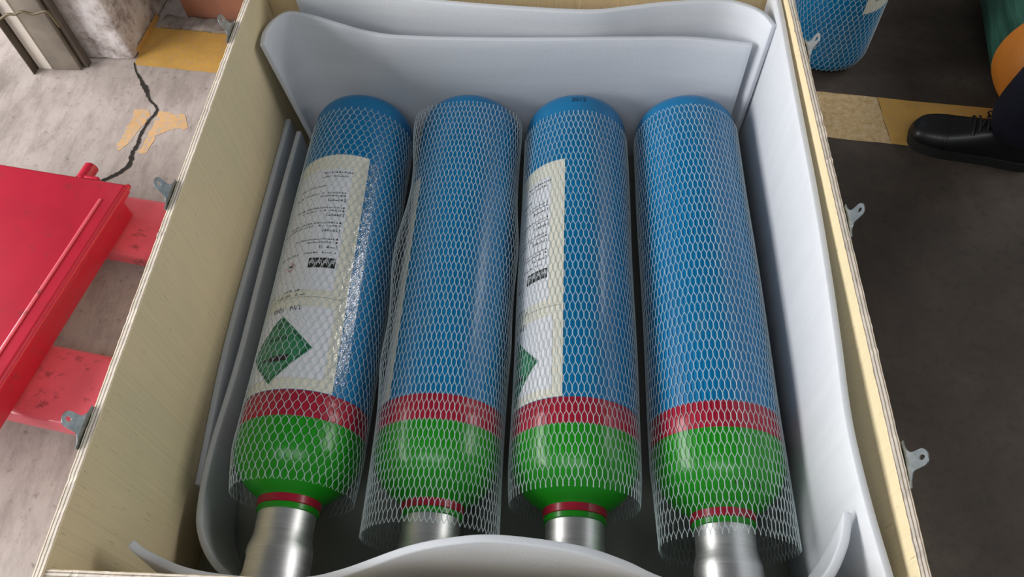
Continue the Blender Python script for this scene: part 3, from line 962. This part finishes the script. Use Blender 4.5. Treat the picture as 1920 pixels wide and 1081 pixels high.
# upright cylinder standing on the floor beyond the right wall
uc = thing('gas_cylinder', 'blue gas cylinder in mesh standing upright on the floor outside the crate', 'gas cylinder', (0.765, 1.885, 0.0))
def lathe_up(name, prof, mat, parent, seg=64):
    verts, fs = [], []
    for z, r in prof:
        for k in range(seg):
            a = 2 * PI * k / seg
            verts.append((r * math.cos(a), r * math.sin(a), z))
    for i in range(len(prof) - 1):
        for k in range(seg):
            k2 = (k + 1) % seg
            fs.append((i * seg + k, i * seg + k2, (i + 1) * seg + k2, (i + 1) * seg + k))
    bm = bmesh.new(); me = bpy.data.meshes.new('tmp'); me.from_pydata(verts, [], fs); bm.from_mesh(me); bpy.data.meshes.remove(me)
    return from_bm(name, bm, mat, parent, 40)
pr = [(0.0, 0.0005), (0.0005, 0.065)] + [(0.046 - 0.046 * math.cos(k / 8 * PI / 2), 0.069 + 0.046 * math.sin(k / 8 * PI / 2)) for k in range(1, 9)] + [(0.30, R), (0.765, R)]
lathe_up('body', pr, 'blue', uc)
lathe_up('band', [(0.765, R), (0.7655, R + .0004), (0.8125, R + .0004), (0.813, R)], 'red', uc)
lathe_up('shoulder', [(0.813, R), (0.846, .1143), (0.864, .1115), (0.879, .106), (0.892, .098), (0.903, .0885), (0.912, .0785), (0.919, .069), (0.924, .0605), (0.928, .055)], 'green', uc)
lathe_up('neck_ring', [(0.928, .0552), (0.942, .0552), (0.943, .0535)], 'red', uc)
lathe_up('cap', [(0.943, .0500), (0.98, .0498), (1.004, .053), (1.016, .056), (1.04, .056), (1.044, .0515), (1.0445, .0005)], 'alu', uc)
vs_, fs_ = [], []
n = 40
for i in range(n + 1):
    ph = math.radians(-62 + 150 * i / n)
    for z in (0.215, 0.76):
        vs_.append(((R + .0006) * math.cos(ph - 0.25), (R + .0006) * math.sin(ph - 0.25), z))
for i in range(n):
    fs_.append((2 * i, 2 * i + 2, 2 * i + 3, 2 * i + 1))
o = mesh('sticker', vs_, fs_, 'sticker', uc, 180); o['label'] = 'white paper sticker'
vs_, fs_ = [], []
for row in range(24):
    zz = 0.25 + row * 0.018
    rs = random.Random(row)
    p = -60 + rs.uniform(4, 12)
    while p < 70:
        w = rs.uniform(2, 4)
        b0 = len(vs_)
        for a in (p, p + w):
            for z in (zz, zz + 0.005):
                vs_.append(((R + .0011) * math.cos(math.radians(a) - .25), (R + .0011) * math.sin(math.radians(a) - .25), z))
        fs_.append((b0, b0 + 2, b0 + 3, b0 + 1))
        p += w + 1.5
mesh('print', vs_, fs_, 'ink', o)
# net: build along Y then turn upright
nt_o = net_sleeve(uc, 0.93, 0.02, 50, 0.031, lambda phi, y: R + 0.003 - 0.022 * np.clip((0.05 - y) / 0.05, 0, 1) ** 2, zc=0.0, ppp=5)
co = np.empty(len(nt_o.data.vertices) * 3, np.float32)
nt_o.data.vertices.foreach_get('co', co)
co = co.reshape(-1, 3)
co = np.stack([co[:, 0], -co[:, 2], co[:, 1]], 1)
nt_o.data.vertices.foreach_set('co', co.ravel()); nt_o.data.update()

# ------------------------------------------------------------------ red hand pallet truck, forks under the crate
TA = math.radians(-10.3)
truck = thing('pallet_truck', 'red hand pallet truck with its forks pushed under the crate', 'pallet truck', (-1.033, 1.179, 0.0), TA)
bm = bmesh.new()
bm_box(bm, (-0.62, -0.70, 0.170), (-0.004, 0.0, 0.200), 0.007, 3)
from_bm('frame_plate', bm, 'truck', truck, 40)
box('end_plate', (-0.045, -0.66, 0.100), (-0.024, -0.02, 0.171), 'truck', truck, 0.003)
box('rim', (-0.010, -0.70, 0.185), (0.002, 0.004, 0.197), 'truck', truck, 0.004, 3)
bm = bmesh.new()
bm_box(bm, (-0.046, -0.60, 0.199), (-0.038, -0.055, 0.2035), 0.0022, 2)
from_bm('raised_ridge', bm, 'fork', truck, 40)
for (ya, yb) in ((-0.128, 0.046), (-0.567, -0.388)):
    bm = bmesh.new()
    # channel section fork with rounded shoulders and tapered tip
    sec = []
    rr = 0.022
    for k in range(7):
        a = k / 6 * PI / 2
        sec.append((yb - rr + rr * math.sin(a), 0.096 - rr + rr * math.cos(a)))
    sec.append((yb, 0.048)); sec.append((yb - 0.005, 0.048)); sec.append((yb - 0.006, 0.078))
    sec.append((ya + 0.006, 0.078)); sec.append((ya + 0.005, 0.048)); sec.append((ya, 0.048))
    for k in range(6, -1, -1):
        a = k / 6 * PI / 2
        sec.append((ya + rr - rr * math.sin(a), 0.096 - rr + rr * math.cos(a)))
    xs_ = [-0.10, 0.02, 0.3, 0.6, 0.95, 1.06, 1.12]
    sc_ = [1, 1, 1, 1, 1, .92, .70]
    rings = []
    ym = (ya + yb) / 2
    for xx, s in zip(xs_, sc_):
        rings.append([bm.verts.new((xx, ym + (y - ym) * s, 0.0 + (z - 0.05) * (s if xx > 1 else 1) + 0.05 - (0.02 if xx > 1.1 else 0))) for y, z in sec])
    nS = len(sec)
    for i in range(len(rings) - 1):
        for k in range(nS):
            k2 = (k + 1) % nS
            bm.faces.new((rings[i][k], rings[i][k2], rings[i + 1][k2], rings[i + 1][k]))
    bm.faces.new(rings[0][::-1]); bm.faces.new(rings[-1])
    fk = from_bm('fork', bm, 'fork', truck, 40)
    bmw = bmesh.new()
    wl = bmesh.ops.create_cone(bmw, cap_ends=True, segments=20, radius1=0.038, radius2=0.038, depth=0.07)
    bmesh.ops.rotate(bmw, verts=bmw.verts[:], cent=(0, 0, 0), matrix=Matrix.Rotation(PI / 2, 3, 'X'))
    bmesh.ops.translate(bmw, verts=bmw.verts[:], vec=(0.98, ym, 0.038))
    from_bm('roller', bmw, 'rubber', fk, 40)
bm = bmesh.new()
bmesh.ops.create_cone(bm, cap_ends=True, segments=28, radius1=0.017, radius2=0.017, depth=0.05)
bmesh.ops.rotate(bm, verts=bm.verts[:], cent=(0, 0, 0), matrix=Matrix.Rotation(PI / 2, 3, 'X'))
bmesh.ops.bevel(bm, geom=[e for e in bm.edges if e.calc_face_angle(0) > 1], offset=0.003, segments=2, affect='EDGES')
bmesh.ops.translate(bm, verts=bm.verts[:], vec=(-0.132, 0.022, 0.184))
from_bm('pivot_pin', bm, 'truck', truck, 40)
bm = bmesh.new()
bm_box(bm, (-0.135, 0.0, 0.166), (-0.085, 0.010, 0.198), 0.003, 2)
from_bm('pin_lug', bm, 'truck', truck, 40)
for s in (-0.10, -0.60):
    bm = bmesh.new()
    bmesh.ops.create_cone(bm, cap_ends=True, segments=28, radius1=0.085, radius2=0.085, depth=0.05)
    bmesh.ops.rotate(bm, verts=bm.verts[:], cent=(0, 0, 0), matrix=Matrix.Rotation(PI / 2, 3, 'X'))
    bmesh.ops.translate(bm, verts=bm.verts[:], vec=(-0.45, s, 0.085))
    from_bm('wheel', bm, 'rubber', truck, 40)

# ------------------------------------------------------------------ green tank lying on the floor
tk = thing('gas_tank', 'dark green tank with an orange end lying on the floor behind the shoe', 'tank', (1.305, 1.70, 0.0), math.radians(-10))
TR = 0.16
lathe_y('shell', [(-0.027, TR)] + [(y, TR + 0.0) for y in np.linspace(0.05, 1.0, 10)] + [(1.05, TR * .9), (1.09, TR * .6), (1.10, 0.0005)], 'tank_green', tk, 64, zc=TR)
dome = [(-0.027, TR + .0004)] + [(-0.027 - 0.150 * math.sin(k / 10 * PI / 2), (TR + .0004) * math.cos(k / 10 * PI / 2) ** 0.42 + 0.0003) for k in range(1, 11)]
lathe_y('painted_end', dome, 'tank_orange', tk, 64, zc=TR)['label'] = 'orange painted rounded end'

# ------------------------------------------------------------------ person standing by the crate (only a shoe and trouser leg in view)
person = thing('person', 'person in navy trousers and black lace-up shoes standing right of the crate', 'person', (1.155, 1.462, 0.0))
def skinned(name, verts, edges, radii, mat, parent, root=0, sub=2):
    me = bpy.data.meshes.new(name)
    me.from_pydata(verts, edges, [])
    o = bpy.data.objects.new(name, me)
    COL.objects.link(o)
    sk = o.modifiers.new('skin', 'SKIN'); sk.use_smooth_shade = True
    for i, r in enumerate(radii):
        sv = me.skin_vertices[0].data[i]
        sv.radius = (r, r) if isinstance(r, (int, float)) else r
        sv.use_root = (i == root)
    ss = o.modifiers.new('sub', 'SUBSURF'); ss.levels = sub; ss.render_levels = sub
    dg = bpy.context.evaluated_depsgraph_get()
    me2 = bpy.data.meshes.new_from_object(o.evaluated_get(dg))
    bpy.data.objects.remove(o)
    me2.materials.clear()
    return link(name, me2, mat, parent, 180)
# local frame: x forward is -X; A is the foot in view, B the one set back
ankA, kneA, hipA = (0.005, 0.0, 0.09), (0.06, 0.0, 0.49), (0.19, 0.02, 0.90)
ankB, kneB, hipB = (0.31, -0.26, 0.09), (0.25, -0.22, 0.49), (0.20, -0.17, 0.90)
pel, wai, che, nek, hed, crn = (0.20, -0.075, 0.97), (0.19, -0.075, 1.12), (0.17, -0.075, 1.34), (0.15, -0.075, 1.48), (0.115, -0.075, 1.58), (0.12, -0.075, 1.69)
shA, elA, wrA = (0.17, 0.11, 1.40), (0.20, 0.17, 1.12), (0.09, 0.16, 0.90)
shB, elB, wrB = (0.17, -0.26, 1.40), (0.20, -0.32, 1.12), (0.09, -0.31, 0.90)
V = [pel, wai, che, nek, hed, crn, hipA, kneA, ankA, hipB, kneB, ankB, shA, elA, wrA, shB, elB, wrB]
E_ = [(0, 1), (1, 2), (2, 3), (3, 4), (4, 5), (0, 6), (6, 7), (7, 8), (0, 9), (9, 10), (10, 11), (2, 12), (12, 13), (13, 14), (2, 15), (15, 16), (16, 17)]
Rr = [(.095, .075), (.095, .075), (.12, .09), .052, (.085, .075), (.055, .05), .060, .050, .036, .080, .055, .036, .058, .043, .028, .058, .043, .028]
# hands: five separate chains per wrist
for wi, sg in ((14, 1), (17, -1)):
    w = np.array(V[wi])
    palm = w + np.array((-0.035, 0, -0.075)); V.append(tuple(palm)); Rr.append((.026, .014)); pi_ = len(V) - 1
    E_.append((wi, pi_))
    for dx, ln in ((-.030, .065), (-.010, .078), (.010, .072), (.028, .055)):
        a = palm + np.array((dx, 0, -.035)); b_ = a + np.array((-.010, -sg * .010, -ln * .55)); c = b_ + np.array((.004, -sg * .018, -ln * .45))
        i0 = len(V); V += [tuple(a), tuple(b_), tuple(c)]; Rr += [.0095, .0085, .007]
        E_ += [(pi_, i0), (i0, i0 + 1), (i0 + 1, i0 + 2)]
    a = w + np.array((-.050, -sg * .008, -.055)); b_ = a + np.array((-.018, -sg * .010, -.035))
    i0 = len(V); V += [tuple(a), tuple(b_)]; Rr += [.0100, .0085]
    E_ += [(wi, i0), (i0, i0 + 1)]
skinned('body', V, E_, Rr, 'skin', person)
skinned('jacket', [(0.200, -0.075, 0.90), wai, che, (0.155, -0.075, 1.455), shA, elA, (0.105, 0.161, 0.935), shB, elB, (0.105, -0.311, 0.935)],
        [(0, 1), (1, 2), (2, 3), (2, 4), (4, 5), (5, 6), (2, 7), (7, 8), (8, 9)],
        [(.190, .150), (.165, .130), (.170, .130), .072, .078, .062, .048, .078, .062, .048], 'navy', person)
skinned('trousers', [(0.195, -0.075, 1.02), pel, hipA, kneA, (0.010, 0.0, 0.24), (-0.012, -0.004, 0.060), hipB, kneB, (0.295, -0.25, 0.24), (0.312, -0.26, 0.085)],
        [(0, 1), (1, 2), (2, 3), (3, 4), (4, 5), (1, 6), (6, 7), (7, 8), (8, 9)],
        [(.145, .115), (.15, .12), .105, .090, .092, .096, .105, .088, .082, .078], 'navy', person)
# hair cap
bm = bmesh.new()
bmesh.ops.create_uvsphere(bm, u_segments=24, v_segments=16, radius=0.1)
bmesh.ops.delete(bm, geom=[v_ for v_ in bm.verts if v_.co.z < -0.02 and v_.co.x < 0.02 or v_.co.z < -0.06], context='VERTS')
for v_ in bm.verts:
    v_.co = (0.128 + v_.co.x * 1.02, -0.075 + v_.co.y * 0.86, 1.645 + v_.co.z * 0.95)
from_bm('hair', bm, 'hair', person, 180)
for sy in (-1, 1):
    fb = bmesh.new()
    bmesh.ops.create_uvsphere(fb, u_segments=12, v_segments=8, radius=0.011, matrix=Matrix.Translation((0.047, -0.075 + sy * 0.03, 1.612)))
    from_bm('eye', fb, 'ink', person, 180)
fb = bmesh.new()
bmesh.ops.create_cone(fb, segments=12, radius1=0.016, radius2=0.006, depth=0.05, cap_ends=True, matrix=Matrix.Translation((0.030, -0.075, 1.585)))
from_bm('nose', fb, 'skin', person, 180)
fb = bmesh.new()
bm_box(fb, (0.036, -0.099, 1.538), (0.050, -0.051, 1.546), 0.003)
from_bm('mouth', fb, 'ink_red', person, 180)

def make_shoe(parent, loc, rot):
    """lace-up leather work shoe: toe towards -x, heel near the origin"""
    L0, L1 = 0.075, -0.215            # heel, toe
    st = [  # x, half width, height of upper, y offset
        (0.075, .014, .052, 0), (0.070, .028, .062, 0), (0.045, .036, .074, 0), (0.010, .038, .082, 0), (-0.030, .038, .084, 0),
        (-0.065, .041, .076, 0), (-0.100, .046, .066, .002), (-0.135, .0495, .058, .003), (-0.165, .048, .054, .003), (-0.190, .041, .049, .002),
        (-0.206, .029, .041, 0), (-0.214, .014, .031, 0)]
    ns, seg = len(st), 20
    sh = bpy.data.objects.new('shoe', None); COL.objects.link(sh); sh.parent = parent
    vs_, fs_ = [], []
    P = catmull([(a, b_, c, d) for a, b_, c, d in st], 40)
    for x, hw, h, dy in P:
        for k in range(seg + 1):
            a = PI * k / seg
            cy, sz = math.cos(a), math.sin(a)
            vs_.append((x, dy + hw * math.copysign(abs(cy) ** 0.75, cy), 0.020 + (h - 0.020) * sz ** 0.8))
    for i in range(len(P) - 1):
        for k in range(seg):
            a = i * (seg + 1) + k
            fs_.append((a, a + 1, a + seg + 2, a + seg + 1))
    fs_.append(tuple(range(seg + 1)))
    fs_.append(tuple((len(P) - 1) * (seg + 1) + k for k in range(seg + 1))[::-1])
    bm = bmesh.new(); me = bpy.data.meshes.new('tmp'); me.from_pydata(vs_, [], fs_); bm.from_mesh(me); bpy.data.meshes.remove(me)
    upo = from_bm('upper', bm, 'leather', sh, 60)
    # sole
    out = [(x, dy + hw + 0.004) for x, hw, h, dy in P] + [(x, dy - hw - 0.004) for x, hw, h, dy in P[::-1]]
    bm = bmesh.new()
    lo = [bm.verts.new((x, y, 0.0)) for x, y in out]; hi = [bm.verts.new((x, y, 0.022)) for x, y in out]
    bm.faces.new(lo[::-1]); bm.faces.new(hi)
    for i in range(len(out)):
        j = (i + 1) % len(out)
        bm.faces.new((lo[i], lo[j], hi[j], hi[i]))
    from_bm('sole', bm, 'rubber', sh, 40)
    def topz(x):
        return float(np.interp(-x, -P[:, 0], P[:, 2]))
    # toe cap seam, tongue, laces
    def ring(x, dz, r, mat, nm, a0=0.0, a1=PI, par=sh):
        hw = float(np.interp(-x, -P[:, 0], P[:, 1])); h = topz(x)
        pts = []
        for k in range(13):
            a = a0 + (a1 - a0) * k / 12
            cy, sz = math.cos(a), math.sin(a)
            pts.append((x, .002 + hw * math.copysign(abs(cy) ** .75, cy), 0.020 + (h - 0.020) * sz ** .8 + dz))
        return tube(nm, pts, r, mat, par, 24, 6)
    ring(-0.140, 0.0, 0.0018, 'leather', 'toe_seam')
    ring(-0.146, 0.0, 0.0012, 'leather', 'toe_seam')
    ring(-0.088, 0.001, 0.0040, 'leather', 'facing', 0.9, PI - 0.9)
    for i, x in enumerate((-0.078, -0.062, -0.046, -0.030)):
        ring(x, 0.004, 0.0026, 'lace', 'lace', 1.0, PI - 1.0)
        h = topz(x)
        tube('lace', [(x, -.018, h - .002), (x + .008, 0, h + .007), (x + .016, .018, h + .001)], .0022, 'lace', sh, 12, 6)
    h = topz(-0.03)
    tube('lace', [(-.025, .0, h + .008), (-.045, .022, h + .010), (-.062, .040, h - .008), (-.050, .044, h - .022)], .002, 'lace', sh, 16, 6)
    tube('lace', [(-.025, .0, h + .008), (-.040, -.024, h + .012), (-.030, -.040, h + .002)], .002, 'lace', sh, 16, 6)
    sh.location = loc; sh.rotation_euler = (0, 0, rot)
    return sh
make_shoe(person, (0.0, 0.012, 0.0), math.radians(-17)).scale = (1.07, 1.15, 1.25)
make_shoe(person, (0.30, -0.262, 0.0), math.radians(-4))
